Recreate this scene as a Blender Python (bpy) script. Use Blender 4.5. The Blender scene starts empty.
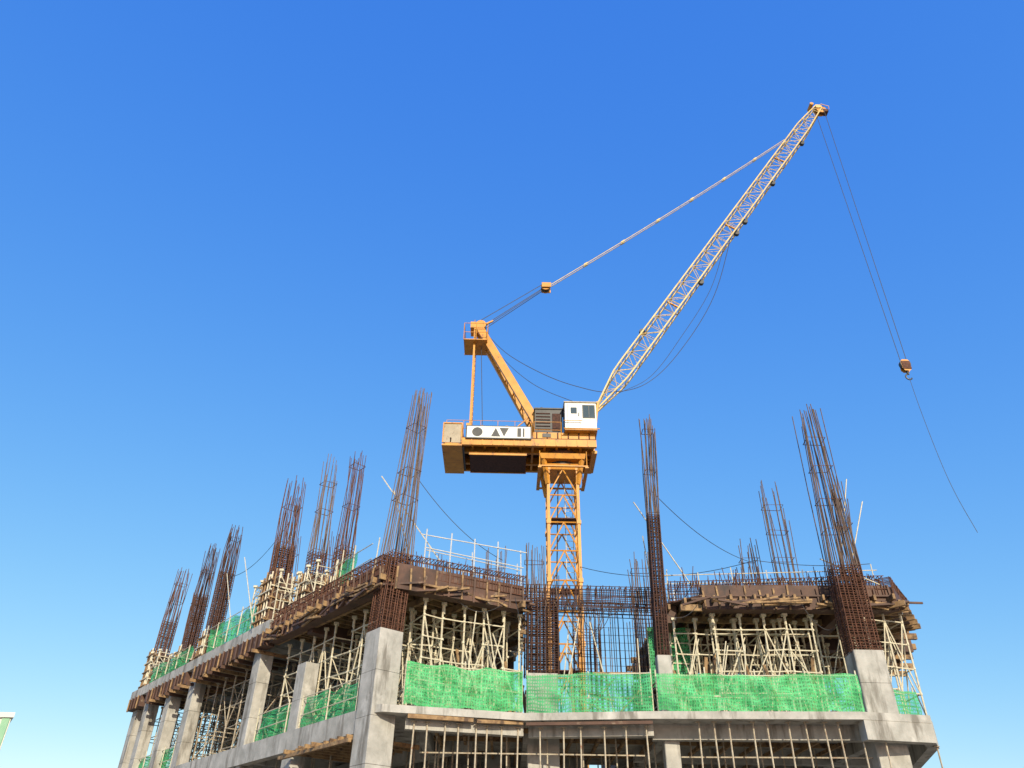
import bpy, math, random
from mathutils import Vector, Matrix
random.seed(7)
rnd=random.uniform
C=bpy.context.scene.collection

# ---------------------------------------------------------------- materials
def newmat(name):
    m=bpy.data.materials.new(name);m.use_nodes=True
    nt=m.node_tree;b=nt.nodes["Principled BSDF"]
    return m,nt,b
def mat(name,c1,c2,rough=0.7,scale=3.0,metal=0.0,bump=0.0,detail=6,spots=None,spots2=None):
    m,nt,b=newmat(name)
    tc=nt.nodes.new("ShaderNodeTexCoord")
    n=nt.nodes.new("ShaderNodeTexNoise");n.inputs["Scale"].default_value=scale;n.inputs["Detail"].default_value=detail;n.inputs["Roughness"].default_value=0.65
    nt.links.new(tc.outputs["Object"],n.inputs["Vector"])
    r=nt.nodes.new("ShaderNodeValToRGB")
    r.color_ramp.elements[0].position=0.35;r.color_ramp.elements[1].position=0.68
    r.color_ramp.elements[0].color=(*c1,1);r.color_ramp.elements[1].color=(*c2,1)
    nt.links.new(n.outputs["Fac"],r.inputs["Fac"])
    out=r.outputs["Color"]
    for sp_ in (spots,spots2):
        if not sp_:continue
        n2=nt.nodes.new("ShaderNodeTexNoise");n2.inputs["Scale"].default_value=sp_[1];n2.inputs["Detail"].default_value=8;n2.inputs["Roughness"].default_value=0.62
        mp=nt.nodes.new("ShaderNodeMapping");mp.inputs["Scale"].default_value=(1,1,sp_[2])
        nt.links.new(tc.outputs["Object"],mp.inputs["Vector"]);nt.links.new(mp.outputs[0],n2.inputs["Vector"])
        r2=nt.nodes.new("ShaderNodeValToRGB");r2.color_ramp.elements[0].position=sp_[3];r2.color_ramp.elements[1].position=sp_[3]+0.12
        nt.links.new(n2.outputs["Fac"],r2.inputs["Fac"])
        mx=nt.nodes.new("ShaderNodeMixRGB");mx.inputs[2].default_value=(*sp_[0],1)
        nt.links.new(r2.outputs["Color"],mx.inputs[0]);nt.links.new(out,mx.inputs[1]);out=mx.outputs[0]
    nt.links.new(out,b.inputs["Base Color"])
    b.inputs["Roughness"].default_value=rough;b.inputs["Metallic"].default_value=metal
    if bump>0:
        bp=nt.nodes.new("ShaderNodeBump");bp.inputs["Strength"].default_value=bump;bp.inputs["Distance"].default_value=0.05
        nt.links.new(n.outputs["Fac"],bp.inputs["Height"]);nt.links.new(bp.outputs[0],b.inputs["Normal"])
    return m
concrete=mat("concrete",(0.31,0.30,0.27),(0.50,0.48,0.44),0.9,1.6,bump=0.4,spots=((0.20,0.185,0.16),2.6,0.18,0.52),spots2=((0.56,0.54,0.50),1.1,0.8,0.60))
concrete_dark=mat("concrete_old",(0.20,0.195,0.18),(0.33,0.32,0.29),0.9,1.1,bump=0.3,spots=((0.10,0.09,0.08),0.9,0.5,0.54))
rust=mat("rusty_steel",(0.060,0.024,0.014),(0.155,0.063,0.034),0.85,9)
rustdark=mat("rusty_steel_dark",(0.04,0.018,0.012),(0.10,0.042,0.027),0.85,9)
barnew=mat("rebar_steel",(0.10,0.066,0.050),(0.19,0.13,0.10),0.75,6)
timber=mat("timber",(0.20,0.115,0.055),(0.40,0.26,0.125),0.8,5,spots=((0.10,0.06,0.035),4,1,0.50))
ply=mat("plywood",(0.06,0.030,0.020),(0.13,0.065,0.042),0.7,2.0,spots=((0.26,0.19,0.13),2.2,1,0.60),spots2=((0.035,0.022,0.018),1.3,.5,.56))
galv=mat("scaffold_steel",(0.52,0.46,0.33),(0.72,0.66,0.50),0.6,7,metal=0.0,spots=((0.24,0.14,0.08),9,1,0.58))
galvw=mat("rail_steel",(0.55,0.54,0.50),(0.72,0.70,0.66),0.5,7,metal=0.2)
propm=mat("prop_steel",(0.30,0.24,0.17),(0.52,0.46,0.35),0.6,8,metal=0.0,spots=((0.25,0.10,0.05),9,1,0.58))
orange=mat("crane_orange_paint",(0.52,0.215,0.020),(0.68,0.31,0.035),0.5,2.0,spots=((0.22,0.10,0.035),4,.6,0.58))
yellow=mat("jib_yellow_paint",(0.56,0.38,0.12),(0.72,0.53,0.20),0.5,2.0,spots=((0.24,0.14,0.07),5,1,0.58))
white=mat("white_paint",(0.68,0.67,0.61),(0.80,0.79,0.74),0.4,2.0,spots=((0.46,0.40,0.31),3,0.4,0.62))
cream=mat("counterweight_paint",(0.36,0.30,0.21),(0.48,0.41,0.30),0.7,2.0,spots=((0.20,0.13,0.09),4,0.4,0.54))
black=mat("dark_machinery",(0.015,0.015,0.016),(0.05,0.048,0.045),0.5,5)
rope=mat("wire_rope",(0.02,0.022,0.028),(0.05,0.05,0.055),0.6,8)
glass,_nt,_b=newmat("cab_glass");_b.inputs["Base Color"].default_value=(0.05,0.08,0.10,1);_b.inputs["Roughness"].default_value=0.08
_n=_nt.nodes.new("ShaderNodeTexNoise");_n.inputs["Scale"].default_value=2.0
_r=_nt.nodes.new("ShaderNodeMapRange");_r.inputs["To Min"].default_value=0.04;_r.inputs["To Max"].default_value=0.16
_nt.links.new(_n.outputs["Fac"],_r.inputs["Value"]);_nt.links.new(_r.outputs[0],_b.inputs["Roughness"])
groundm=mat("dirt",(0.20,0.155,0.10),(0.36,0.29,0.20),0.95,0.12,bump=0.4,detail=12,spots=((0.10,0.12,0.05),0.03,1,0.58))

def netmat(name,c1,c2,alpha):
    m,nt,b=newmat(name)
    uv=nt.nodes.new("ShaderNodeUVMap")
    def wave(axis,sc):
        w=nt.nodes.new("ShaderNodeTexWave");w.wave_type='BANDS';w.bands_direction=axis;w.inputs["Scale"].default_value=sc;w.inputs["Distortion"].default_value=3.5;w.inputs["Detail"].default_value=3;w.inputs["Detail Scale"].default_value=1.5
        nt.links.new(uv.outputs[0],w.inputs["Vector"]);return w
    n=nt.nodes.new("ShaderNodeTexNoise");n.inputs["Scale"].default_value=2.4;n.inputs["Detail"].default_value=9;n.inputs["Roughness"].default_value=0.75
    nt.links.new(uv.outputs[0],n.inputs["Vector"])
    r=nt.nodes.new("ShaderNodeValToRGB");r.color_ramp.elements[0].position=0.36;r.color_ramp.elements[1].position=0.64
    r.color_ramp.elements[0].color=(*c1,1);r.color_ramp.elements[1].color=(*c2,1)
    nt.links.new(n.outputs["Fac"],r.inputs["Fac"])
    nt.links.new(r.outputs[0],b.inputs["Base Color"]);b.inputs["Roughness"].default_value=0.6
    tl=nt.nodes.new("ShaderNodeBsdfTranslucent");nt.links.new(r.outputs[0],tl.inputs[0])
    mx=nt.nodes.new("ShaderNodeMixShader");mx.inputs[0].default_value=0.3
    nt.links.new(b.outputs[0],mx.inputs[1]);nt.links.new(tl.outputs[0],mx.inputs[2])
    tr=nt.nodes.new("ShaderNodeBsdfTransparent")
    wx=wave('X',4.3);wy=wave('Y',3.1)
    mxx=nt.nodes.new("ShaderNodeMath");mxx.operation='MAXIMUM'
    nt.links.new(wx.outputs["Fac"],mxx.inputs[0]);nt.links.new(wy.outputs["Fac"],mxx.inputs[1])
    mul=nt.nodes.new("ShaderNodeMath");mul.operation='MULTIPLY';nt.links.new(mxx.outputs[0],mul.inputs[0]);nt.links.new(n.outputs["Fac"],mul.inputs[1])
    mr=nt.nodes.new("ShaderNodeMapRange");mr.inputs["From Min"].default_value=0.1;mr.inputs["From Max"].default_value=0.55
    mr.inputs["To Min"].default_value=alpha;mr.inputs["To Max"].default_value=1.0
    nt.links.new(mul.outputs[0],mr.inputs["Value"])
    m2=nt.nodes.new("ShaderNodeMixShader");nt.links.new(mr.outputs[0],m2.inputs[0])
    nt.links.new(tr.outputs[0],m2.inputs[1]);nt.links.new(mx.outputs[0],m2.inputs[2])
    nt.links.new(m2.outputs[0],nt.nodes["Material Output"].inputs["Surface"])
    return m
net_green=netmat("green_net",(0.025,0.36,0.09),(0.13,0.72,0.27),0.45)
net_dark=netmat("green_net_thin",(0.02,0.32,0.09),(0.10,0.60,0.24),0.26)

# ---------------------------------------------------------------- mesh builder
class MB:
    def __init__(s): s.v=[];s.f=[];s.m=[];s.mats=[]
    def mi(s,m):
        if m not in s.mats: s.mats.append(m)
        return s.mats.index(m)
    def add(s,vs,fs,m):
        o=len(s.v);s.v.extend([tuple(x) for x in vs]);k=s.mi(m)
        for f in fs: s.f.append([i+o for i in f]);s.m.append(k)
    def box(s,a,b,m,ang=0,piv=None):
        (x0,y0,z0),(x1,y1,z1)=a,b
        vs=[Vector(p) for p in [(x0,y0,z0),(x1,y0,z0),(x1,y1,z0),(x0,y1,z0),(x0,y0,z1),(x1,y0,z1),(x1,y1,z1),(x0,y1,z1)]]
        s.add(vs,[(0,3,2,1),(4,5,6,7),(0,1,5,4),(1,2,6,5),(2,3,7,6),(3,0,4,7)],m)
    def beam(s,p,q,w,h,m,up=(0,0,1)):
        p=Vector(p);q=Vector(q);d=(q-p)
        if d.length<1e-6:return
        d.normalize();u=Vector(up)
        if abs(d.dot(u))>0.98:u=Vector((0,1,0))
        x=d.cross(u).normalized();y=x.cross(d).normalized()
        vs=[]
        for c in (p,q):
            for a,b in((-1,-1),(1,-1),(1,1),(-1,1)):vs.append(c+x*(a*w/2)+y*(b*h/2))
        s.add(vs,[(0,1,2,3),(7,6,5,4),(0,4,5,1),(1,5,6,2),(2,6,7,3),(3,7,4,0)],m)
    def tube(s,p,q,r,m,n=5,r2=None):
        p=Vector(p);q=Vector(q);d=q-p
        if d.length<1e-6:return
        d.normalize();u=Vector((0,0,1)) if abs(d.z)<0.9 else Vector((1,0,0))
        x=d.cross(u).normalized();y=x.cross(d)
        if r2 is None:r2=r
        vs=[]
        for c,rr in((p,r),(q,r2)):
            for i in range(n):
                a=2*math.pi*i/n+0.4;vs.append(c+x*(math.cos(a)*rr)+y*(math.sin(a)*rr))
        fs=[(i,(i+1)%n,n+(i+1)%n,n+i) for i in range(n)]+[tuple(range(n-1,-1,-1)),tuple(range(n,2*n))]
        s.add(vs,fs,m)
    def path(s,pts,r,m,n=4):
        for a,b in zip(pts,pts[1:]):s.tube(a,b,r,m,n)
    def prism(s,poly,z0,z1,m):
        ar=sum(poly[i][0]*poly[(i+1)%len(poly)][1]-poly[(i+1)%len(poly)][0]*poly[i][1] for i in range(len(poly)))
        if ar<0:poly=poly[::-1]
        n=len(poly);vs=[(x,y,z0) for x,y in poly]+[(x,y,z1) for x,y in poly]
        fs=[tuple(range(n-1,-1,-1)),tuple(range(n,2*n))]+[(i,(i+1)%n,n+(i+1)%n,n+i) for i in range(n)]
        s.add(vs,fs,m)
    def obj(s,name,parent=None):
        me=bpy.data.meshes.new(name);me.from_pydata(s.v,[],s.f)
        for m in s.mats:me.materials.append(m)
        me.polygons.foreach_set("material_index",s.m);me.update()
        o=bpy.data.objects.new(name,me);C.objects.link(o)
        if parent:o.parent=parent
        return o
def empty(name,loc=(0,0,0)):
    o=bpy.data.objects.new(name,None);o.location=(0,0,0);C.objects.link(o);return o
def spline(pts,n=8):
    P=[Vector(p) for p in pts];P=[P[0]*2-P[1]]+P+[P[-1]*2-P[-2]];o=[]
    for i in range(1,len(P)-2):
        for k in range(n):
            t=k/n;a,b,c,d=P[i-1:i+3]
            o.append(.5*((2*b)+(c-a)*t+(2*a-5*b+4*c-d)*t*t+(3*b-a-3*c+d)*t**3))
    o.append(P[-2]);return o
def sagline(a,b,sag,n=14):
    a=Vector(a);b=Vector(b)
    return [a.lerp(b,k/n)-Vector((0,0,sag*4*(k/n)*(1-k/n))) for k in range(n+1)]

# ---------------------------------------------------------------- plan geometry
P0=Vector((-3.62,22.8));D=Vector((-0.629,0.777));N=Vector((0.777,0.629))
def LF(s,i=0.0):
    p=P0+D*s+N*i;return (p.x,p.y)
def L3(s,i,z):
    x,y=LF(s,i);return (x,y,z)
Z1=4.76;Z0=1.3;ZD=8.6;ZT=9.15;ZG=-1.6

building=empty("concrete_building")
slab=MB()
def floor(z0,z1,m):
    A=[(-3.4,22.66),(0.56,23.47),(0.9,23.414),(0.9,46),LF(25,14),LF(24,0),LF(0,0)]
    slab.prism(A,z0,z1,m)
    slab.prism([(0.9,23.414),(4.1,22.88),(4.1,31),(0.9,31)],z0,z1,m)
    slab.prism([(4.1,22.88),(9.7,22.42),(11.75,22.72),(12.2,23.6),(14.8,32.2),(14,44),(4.1,46)],z0,z1,m)
    slab.prism([(0.9,35.2),(4.1,35.2),(4.1,46),(0.9,46)],z0,z1,m)
floor(Z1-0.2,Z1,concrete)
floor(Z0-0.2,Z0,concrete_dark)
def ebeam(p,q,w,z0,z1,m=concrete):
    slab.beam((p[0],p[1],(z0+z1)/2),(q[0],q[1],(z0+z1)/2),w,z1-z0,m)
for zt in(Z1,Z0):
    ebeam(LF(0.3,0.14),LF(24,0.14),0.30,zt-0.62,zt+0.003)
    ebeam((-2.8,23.25),(0.5,23.95),0.30,zt-0.55,zt-0.19)
    ebeam((0.7,24.1),(4.2,23.5),0.30,zt-0.55,zt-0.19)
    ebeam((4.2,23.8),(10,23.3),0.30,zt-0.6,zt-0.19)
    ebeam((9.75,22.6),(11.75,22.89),0.32,zt-0.70,zt+0.003)
    ebeam((11.66,22.9),(12.1,23.65),0.30,zt-0.698,zt+0.0)
    ebeam((12.06,23.6),(14.6,32.1),0.30,zt-0.694,zt+0.004)
    for i in(4.0,9.0):ebeam(LF(1,i),LF(24,i),0.35,zt-0.6,zt-0.19)
    for s in(5.6,8.8,12.2,15.5,18.4,22.5):ebeam(LF(s,0.3),LF(s,12),0.3,zt-0.55,zt-0.195)
    for y in(27.5,31.2,36):ebeam((4.2,y),(12.9,y),0.35,zt-0.6,zt-0.19)
    for x in(4.6,10.7):ebeam((x,24),(x,40),0.3,zt-0.56,zt-0.195)
    for x in(-2.4,0.7):ebeam((x,25),(x,31),0.3,zt-0.56,zt-0.195)
slab.prism([LF(8.2,-0.15),LF(24.3,-0.15),LF(24.3,10),LF(8.2,10)],8.72,9.0,concrete)
ebeam(LF(8.2,0.0),LF(24.3,0.0),0.32,8.62,9.03)
for s in(8.9,12.2,15.5,18.4,22.5):ebeam(LF(s,0.2),LF(s,9.5),0.32,8.3,8.73,concrete_dark)
ebeam(LF(8.3,4.5),LF(24,4.5),0.35,8.3,8.735,concrete_dark)
slab.obj("floor_slabs",building)

cols=MB()
def col(c,w,dp,z0,z1,ax=(1,0),m=concrete):
    ax=Vector(ax).normalized();ay=Vector((-ax.y,ax.x));c=Vector(c)
    ch=0.02
    def ring(ww,dd):
        pts=[c+ax*(a*ww/2)+ay*(b*dd/2) for a,b in((-1,-1),(1,-1),(1,1),(-1,1))]
        poly=[]
        for k in range(4):
            p=pts[k];pp=pts[k-1];pn=pts[(k+1)%4]
            poly.append(tuple(p+(pp-p).normalized()*ch));poly.append(tuple(p+(pn-p).normalized()*ch))
        return poly
    # pour lifts with a slight step (kicker joint) between them
    z=z0;k=0
    while z<z1-.01:
        zn=min(z1,z+1.22);e=(0,.008,.003)[k%3]
        cols.prism(ring(w+e,dp+e),z,zn-.012 if zn<z1 else zn,m)
        if zn<z1:cols.prism(ring(w-.03,dp-.03),zn-.012,zn,m)
        z=zn;k+=1
colA=LF(0.42,0.30)
col(colA,0.80,0.84,ZG,6.9,N)
for s,w,zt in [(5.3,0.5,6.9),(9.3,0.5,8.72),(16.0,0.5,8.72),(18.9,0.5,8.72),(22.0,0.5,8.72),(23.7,0.5,8.72)]:
    col(LF(s,0.32),w,w+0.15,ZG,zt,N)
for s in(5.6,8.8,12.2,15.5,18.4,22.5):
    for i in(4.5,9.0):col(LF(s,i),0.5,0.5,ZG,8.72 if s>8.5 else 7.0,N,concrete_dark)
colC=(4.75,24.0);colD=(10.70,23.55);colM=(1.15,25.3)
col(colC,0.42,0.42,ZG,6.55)
col(colD,0.90,0.75,ZG,6.65)
col(colM,0.95,0.6,ZG,6.25)
inner=[(-0.4,28.8),(9.2,28.2),(4.9,29.3),(11.4,29.8),(-2.4,29.5),(7.8,33),(1.0,30.8),(4.4,36)]
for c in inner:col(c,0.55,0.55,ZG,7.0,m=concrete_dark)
cols.obj("columns",building)

# ---------------------------------------------------------------- timber formwork decks
fw=MB()
leftpoly=[(-3.85,22.95),(0.57,24.95),(0.5,30.5),LF(8.15,9.5),LF(8.15,-0.2)]
rightpoly=[(5.25,25.2),(6.2,24.35),(12.3,24.0),(13.75,26.2),(16.2,32.8),(5.25,33)]
fw.prism(leftpoly,ZD-0.02,ZD+0.03,ply)
fw.prism(rightpoly,ZD-0.02,ZD+0.03,ply)
def inside(p,poly):
    x,y=p;c=False;n=len(poly)
    for i in range(n):
        x1,y1=poly[i];x2,y2=poly[(i+1)%n]
        if (y1>y)!=(y2>y) and x<(x2-x1)*(y-y1)/(y2-y1)+x1:c=not c
    return c
def span(o,d,poly):
    o=Vector(o);d=Vector(d);ts=[]
    n=len(poly)
    for i in range(n):
        a=Vector(poly[i]);b=Vector(poly[(i+1)%n]);e=b-a
        den=d.x*e.y-d.y*e.x
        if abs(den)<1e-9:continue
        w=a-o;t=(w.x*e.y-w.y*e.x)/den;u=(w.x*d.y-w.y*d.x)/den
        if 0<=u<=1:ts.append(t)
    return (min(ts),max(ts)) if len(ts)>=2 else None
def joists(poly,o,step,run,cnt,z,w,h,over,m,gap=0):
    o=Vector(o);step=Vector(step);run=Vector(run).normalized()
    for k in range(cnt):
        q=o+step*k;r=span(q,run,poly)
        if not r:continue
        a=q+run*(r[0]-rnd(0.1,1)*over);b=q+run*(r[1]+rnd(0.1,1)*over)
        zz=z+rnd(-.015,.015);a=a+step.normalized()*rnd(-.08,.08);b=b+step.normalized()*rnd(-.08,.08)
        fw.beam((a.x,a.y,zz),(b.x,b.y,zz),w,h,m)
joists(leftpoly,LF(0.3,0),D*0.42,N,20,ZD-0.12,0.08,0.17,0.3,timber)
joists(leftpoly,LF(0,0.4),N*1.3,D,8,ZD-0.32,0.12,0.2,0.4,timber)
joists(rightpoly,(5.35,24),(0.42,0),(0,1),31,ZD-0.12,0.08,0.17,0.35,timber)
joists(rightpoly,(5,24.6),(0,1.25),(1,0),7,ZD-0.32,0.13,0.2,0.45,timber)
def drop(p,q,w,z0,z1,m=ply):
    fw.beam((p[0],p[1],(z0+z1)/2),(q[0],q[1],(z0+z1)/2),w,z1-z0,m)
drop((-3.5,23.1),(0.4,24.95),0.4,8.15,8.95)
drop(LF(0.4,0.1),LF(8.1,0.1),0.36,8.15,8.95)
drop((6.3,24.6),(12.2,24.3),0.42,8.17,8.97)
drop((5.4,25.3),(5.4,32.8),0.4,8.0,8.6)
drop((10.75,24.4),(10.75,32.8),0.4,8.05,8.6)
drop((5.4,28.3),(14.6,28.3),0.4,8.03,8.57)
drop(LF(5.6,0.3),LF(5.6,9),0.4,8.02,8.6)
drop((12.25,24.2),(13.7,26.3),0.38,8.2,8.9)
for a,b in((8.3,15.6),(16.4,21.6),(22.4,24.2)):
    drop(LF(a,0.02),LF(b,0.02),0.42,8.1,8.60,ply)
    for k in range(int((b-a)/.45)):
        s=a+.2+k*.45+rnd(-.06,.06);fw.beam(L3(s,-.23,8.08-rnd(0,.1)),L3(s,-.23,8.62),.05,.06,ply if k%3 else timber)
for k in range(20):
    s=9+k*.62+rnd(-.12,.12);fw.beam(L3(s,-.2-rnd(0,.25),8.0),L3(s,1.6,8.0),.08,.12,ply if k%2 else timber)
def studs(p,q,z0,z1,step,nrm):
    p=Vector(p);q=Vector(q);n=int((q-p).length/step);nv=Vector(nrm)
    for k in range(n+1):
        c=p+(q-p)*k/n+nv;fw.beam((c.x+rnd(-.06,.06),c.y,z0+rnd(-.05,.08)),(c.x,c.y,z1+rnd(-.16,.06)),.055,.05,timber if random.random()<.35 else ply)
studs((-3.5,23.1),(0.4,24.95),8.15,8.95,.4,(.11,-.22))
studs(LF(.4,.1),LF(8.1,.1),8.15,8.95,.4,N*-.22)
studs((6.3,24.6),(12.2,24.3),8.17,8.95,.45,(0,-.24))
for k in range(24):
    x=rnd(6,12.6);y=24.2 if x<12.4 else 24.2+(x-12.4)*1.3
    fw.beam((x-rnd(.3,1),y-rnd(.1,.4),ZD-rnd(0.15,0.45)),(x+rnd(.3,1),y-rnd(.0,.4),ZD-rnd(0.15,0.45)),rnd(.05,.11),0.06,timber if k%3 else ply)
for k in range(20):
    t=rnd(0,1);x=-3.5+4*t;y=22.95+1.95*t
    fw.beam((x-rnd(.2,.6),y-rnd(.1,.3),ZD-rnd(0.1,0.45)),(x+rnd(.2,.7),y-rnd(-.2,.2),ZD-rnd(0.1,0.45)),rnd(.05,.1),0.06,timber if k%3 else ply)
for k in range(24):
    s=rnd(0.5,8);p=L3(s-rnd(.2,.8),-rnd(.1,.3),ZD-rnd(0.1,0.5));q=L3(s+rnd(.2,.8),-rnd(.1,.3),ZD-rnd(0.1,0.5))
    fw.beam(p,q,rnd(.05,.1),0.06,timber if k%3 else ply)
for k in range(6):
    x=12.1+k*0.28;y=24.0+k*0.42
    fw.beam((x-0.9,y+0.9,ZD-0.32-k*0.01),(x+0.35,y-0.3,ZD-0.32-k*0.01),0.1,0.16,timber)
for k in range(9):
    s=1.0+k*0.45
    fw.beam(L3(s,-0.1-rnd(.1,.3),Z1-0.72),L3(s,2.2,Z1-0.72),0.08,0.12,timber)
fw.beam(L3(0.8,-0.22,Z1-0.83),L3(5.2,-0.22,Z1-0.83),0.1,0.1,timber)
fw.beam((-2.7,22.87,Z1-0.26),(-0.9,23.26,Z1-0.26),0.12,0.11,timber);fw.beam((-0.8,23.26,Z1-0.29),(0.5,23.6,Z1-0.25),0.1,0.09,timber)
fw.beam((0.6,23.55,Z1-0.28),(4.1,22.97,Z1-0.28),0.08,0.08,ply)
# boards leaning / stacked on lower slab
for k in range(40):
    x=rnd(-2.4,9.6);y=rnd(24.2,26)
    if random.random()<.5:fw.beam((x,y,Z1+.02),(x+rnd(-.5,.5),y+rnd(.2,.5),Z1+rnd(1.2,2.4)),.1,.04,timber)
    else:fw.beam((x,y,Z1+rnd(.1,1.6)),(x+rnd(.5,1.6),y+rnd(-.2,.2),Z1+rnd(.1,1.7)),.09,.05,timber)
fw.obj("formwork_deck",building)

# ---------------------------------------------------------------- rebar
def bcage(mb,p,q,w,z0,z1,m=rust,step=0.16,r=0.014):
    p=Vector(p);q=Vector(q);d=(q-p);L=d.length;d.normalize();n=Vector((-d.y,d.x))
    for side in(-1,1):
        for z in(z0,z0+(z1-z0)*0.35,z0+(z1-z0)*0.7,z1):
            a=p+n*(side*w/2);b=q+n*(side*w/2)
            mb.tube((a.x,a.y,z),(b.x,b.y,z+rnd(-.02,.02)),r*1.2,m,4)
    k=0
    while k*step<L:
        c=p+d*(k*step+rnd(-.03,.03));a=c-n*w/2;b=c+n*w/2;k+=1
        e=rnd(-.02,.05);t=rnd(-.03,.03)
        mb.tube((a.x,a.y,z0),(a.x+t,a.y,z1+e),r,m,4);mb.tube((b.x,b.y,z0),(b.x+t,b.y,z1+e),r,m,4)
        mb.tube((a.x+t,a.y,z1),(b.x+t,b.y,z1),r,m,4)
beams=MB()
bcage(beams,(-3.7,23.05),(0.5,24.95),0.4,8.62,9.28,step=0.10)
bcage(beams,LF(0.3,0.1),LF(8.1,0.1),0.4,8.62,9.24,step=0.10)
bcage(beams,(0.5,25.25),(5.3,25.35),0.35,8.4,9.12,step=0.10,m=rustdark)
bcage(beams,(0.5,26.3),(5.3,26.5),0.3,8.55,8.95,step=0.25,m=rustdark)
bcage(beams,(5.4,25.2),(12.2,24.25),0.4,8.62,9.28,step=0.10)
bcage(beams,(12.2,24.2),(13.7,26.3),0.4,8.62,9.25,step=0.12)
for k in range(16):
    x=5.6+k*0.42;beams.tube((x,24.6,9.0),(x+rnd(-.3,.3),32,9.0),0.013,rust,4)
for k in range(80):
    x=rnd(5.5,12.2);y=24.3+rnd(0,.7);beams.tube((x,y,8.9),(x+rnd(-.1,.1),y,rnd(9.2,9.7)),0.012,rust,4)
for k in range(40):
    t=rnd(0,1);x=-3.4+3.9*t;y=23.2+1.9*t;beams.tube((x,y,8.9),(x+rnd(-.08,.08),y,rnd(9.2,9.65)),0.012,rust,4)
for k in range(90):
    s=rnd(8.5,24);p=L3(s,rnd(.1,.3),8.95);beams.tube(p,(p[0]+rnd(-.07,.07),p[1],rnd(9.3,10.1)),0.013,rust,4)
# stray long bars laid over the recess
for k in range(9):
    y=25.1+rnd(0,1.2);beams.tube((rnd(-.4,.4),y,rnd(8.5,9.2)),(rnd(5,6.4),y+rnd(-.2,.2),rnd(8.5,9.25)),.013,rust,4)
beams.obj("beam_rebar",building)

def rebar_cage(c,w,dp,z0,ztie,z1,lean=(0,0),n=6,nd=4,m=barnew,mt=rust,ax=(1,0),r=0.017,dens=0.13,jit=0.35,spread=1.0,inner=0):
    mb=MB();ax=Vector(ax).normalized();ay=Vector((-ax.y,ax.x));c=Vector(c)
    pts=[]
    for i in range(n):
        for j in(-1,1):pts.append((-1+2*i/(n-1),j))
    for i in range(1,nd-1):
        for j in(-1,1):pts.append((j,-1+2*i/(nd-1)))
    for i in range(inner):pts.append((rnd(-.8,.8),rnd(-.8,.8)))
    def P(u,v,z,k=1.0):
        p=c+ax*(u*w/2*k)+ay*(v*dp/2*k);return Vector((p.x,p.y,z))
    L=Vector((lean[0],lean[1],0))
    for (u,v) in pts:
        u+=rnd(-.08,.08)
        top=z1-abs(random.gauss(0,jit))-(0.0 if random.random()<.6 else rnd(0,1.3))
        a=P(u,v,z0);f=(ztie-z0)/max(z1-z0,.01)
        b=P(u,v,ztie)+L*f
        e=P(u,v,top,spread)+L*((top-z0)/(z1-z0))+Vector((random.gauss(0,.07),random.gauss(0,.07),0))
        mid=(b+e)/2+Vector((random.gauss(0,.035),random.gauss(0,.035),0))
        mb.tube(a,b,r*1.15,mt,4);mb.tube(b,mid,r,m,4);mb.tube(mid,e,r*.9,m,4)
    z=z0+.05
    while z<z1-0.6:
        f=(z-z0)/(z1-z0);o=L*f;k=1.04+(spread-1)*f
        ps=[P(a,b,z,k)+o for a,b in((-1,-1),(1,-1),(1,1),(-1,1))]
        ps=[p+Vector((0,0,rnd(-.03,.03))) for p in ps]
        for i in range(4):mb.tube(ps[i],ps[(i+1)%4],0.012,mt,4)
        if z<ztie and dens<.2:
            mb.tube(P(-.3,-1,z)+o,P(-.3,1,z)+o,.011,mt,4);mb.tube(P(.3,-1,z)+o,P(.3,1,z)+o,.011,mt,4)
            mb.tube(P(-1,-.3,z)+o,P(1,-.3,z)+o,.011,mt,4);mb.tube(P(-1,.3,z)+o,P(1,.3,z)+o,.011,mt,4)
        z+=dens*rnd(.8,1.2) if z<ztie else rnd(1.0,2.0)
    mb.obj("rebar_cage")
rebar_cage(colA,0.74,0.78,6.88,9.3,15.9,lean=(0.38,0.1),n=8,nd=7,ax=N,dens=0.075,inner=3,spread=.55)
rebar_cage(colC,0.36,0.36,6.5,11.2,15.3,lean=(0.22,0.1),n=5,nd=4,dens=0.10,inner=3,mt=rustdark)
rebar_cage(colD,0.86,0.68,6.6,9.3,15.5,lean=(0.02,0.0),n=8,nd=6,dens=0.075,inner=2,spread=.62)
rebar_cage((colD[0]+0.3,colD[1]+.3),0.5,0.3,8.5,9.3,12.8,lean=(0.3,0),n=5,nd=3,dens=0.3,jit=.6)
rebar_cage(colM,0.95,0.55,6.2,8.6,9.6,n=8,nd=5,dens=0.075,mt=rustdark)
rebar_cage((11.2,29.7),0.75,0.5,7,9.3,15.6,lean=(-0.15,0),n=6,nd=4,dens=0.15)
rebar_cage((9.2,28.0),0.6,0.5,7,9.3,12.1,lean=(-.05,0),n=6,nd=4,dens=0.3)
rebar_cage((5.2,29.2),0.7,0.5,7,9.3,12.0,n=7,nd=4,dens=0.3,mt=rustdark)
rebar_cage((1.0,28.6),0.7,0.4,7,9.3,12.1,n=6,nd=4,dens=0.3)
rebar_cage((-0.5,28.9),0.6,0.4,7,9.3,12.1,n=5,nd=4,dens=0.3)
rebar_cage((2.9,28.4),0.9,0.3,Z1,8.5,9.9,n=7,nd=3,dens=0.25)
kw=dict(ax=N,spread=.85)
rebar_cage(LF(9.3,0.35),0.7,0.6,9.0,12.4,15.6,lean=(-.05,-.1),n=7,nd=6,dens=0.09,m=rust,inner=6,r=.02,**kw)
rebar_cage(LF(7.3,0.9),0.6,0.55,8.7,11.6,15.9,lean=(-.05,-.1),n=6,nd=5,dens=0.13,inner=2,**kw)
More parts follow.
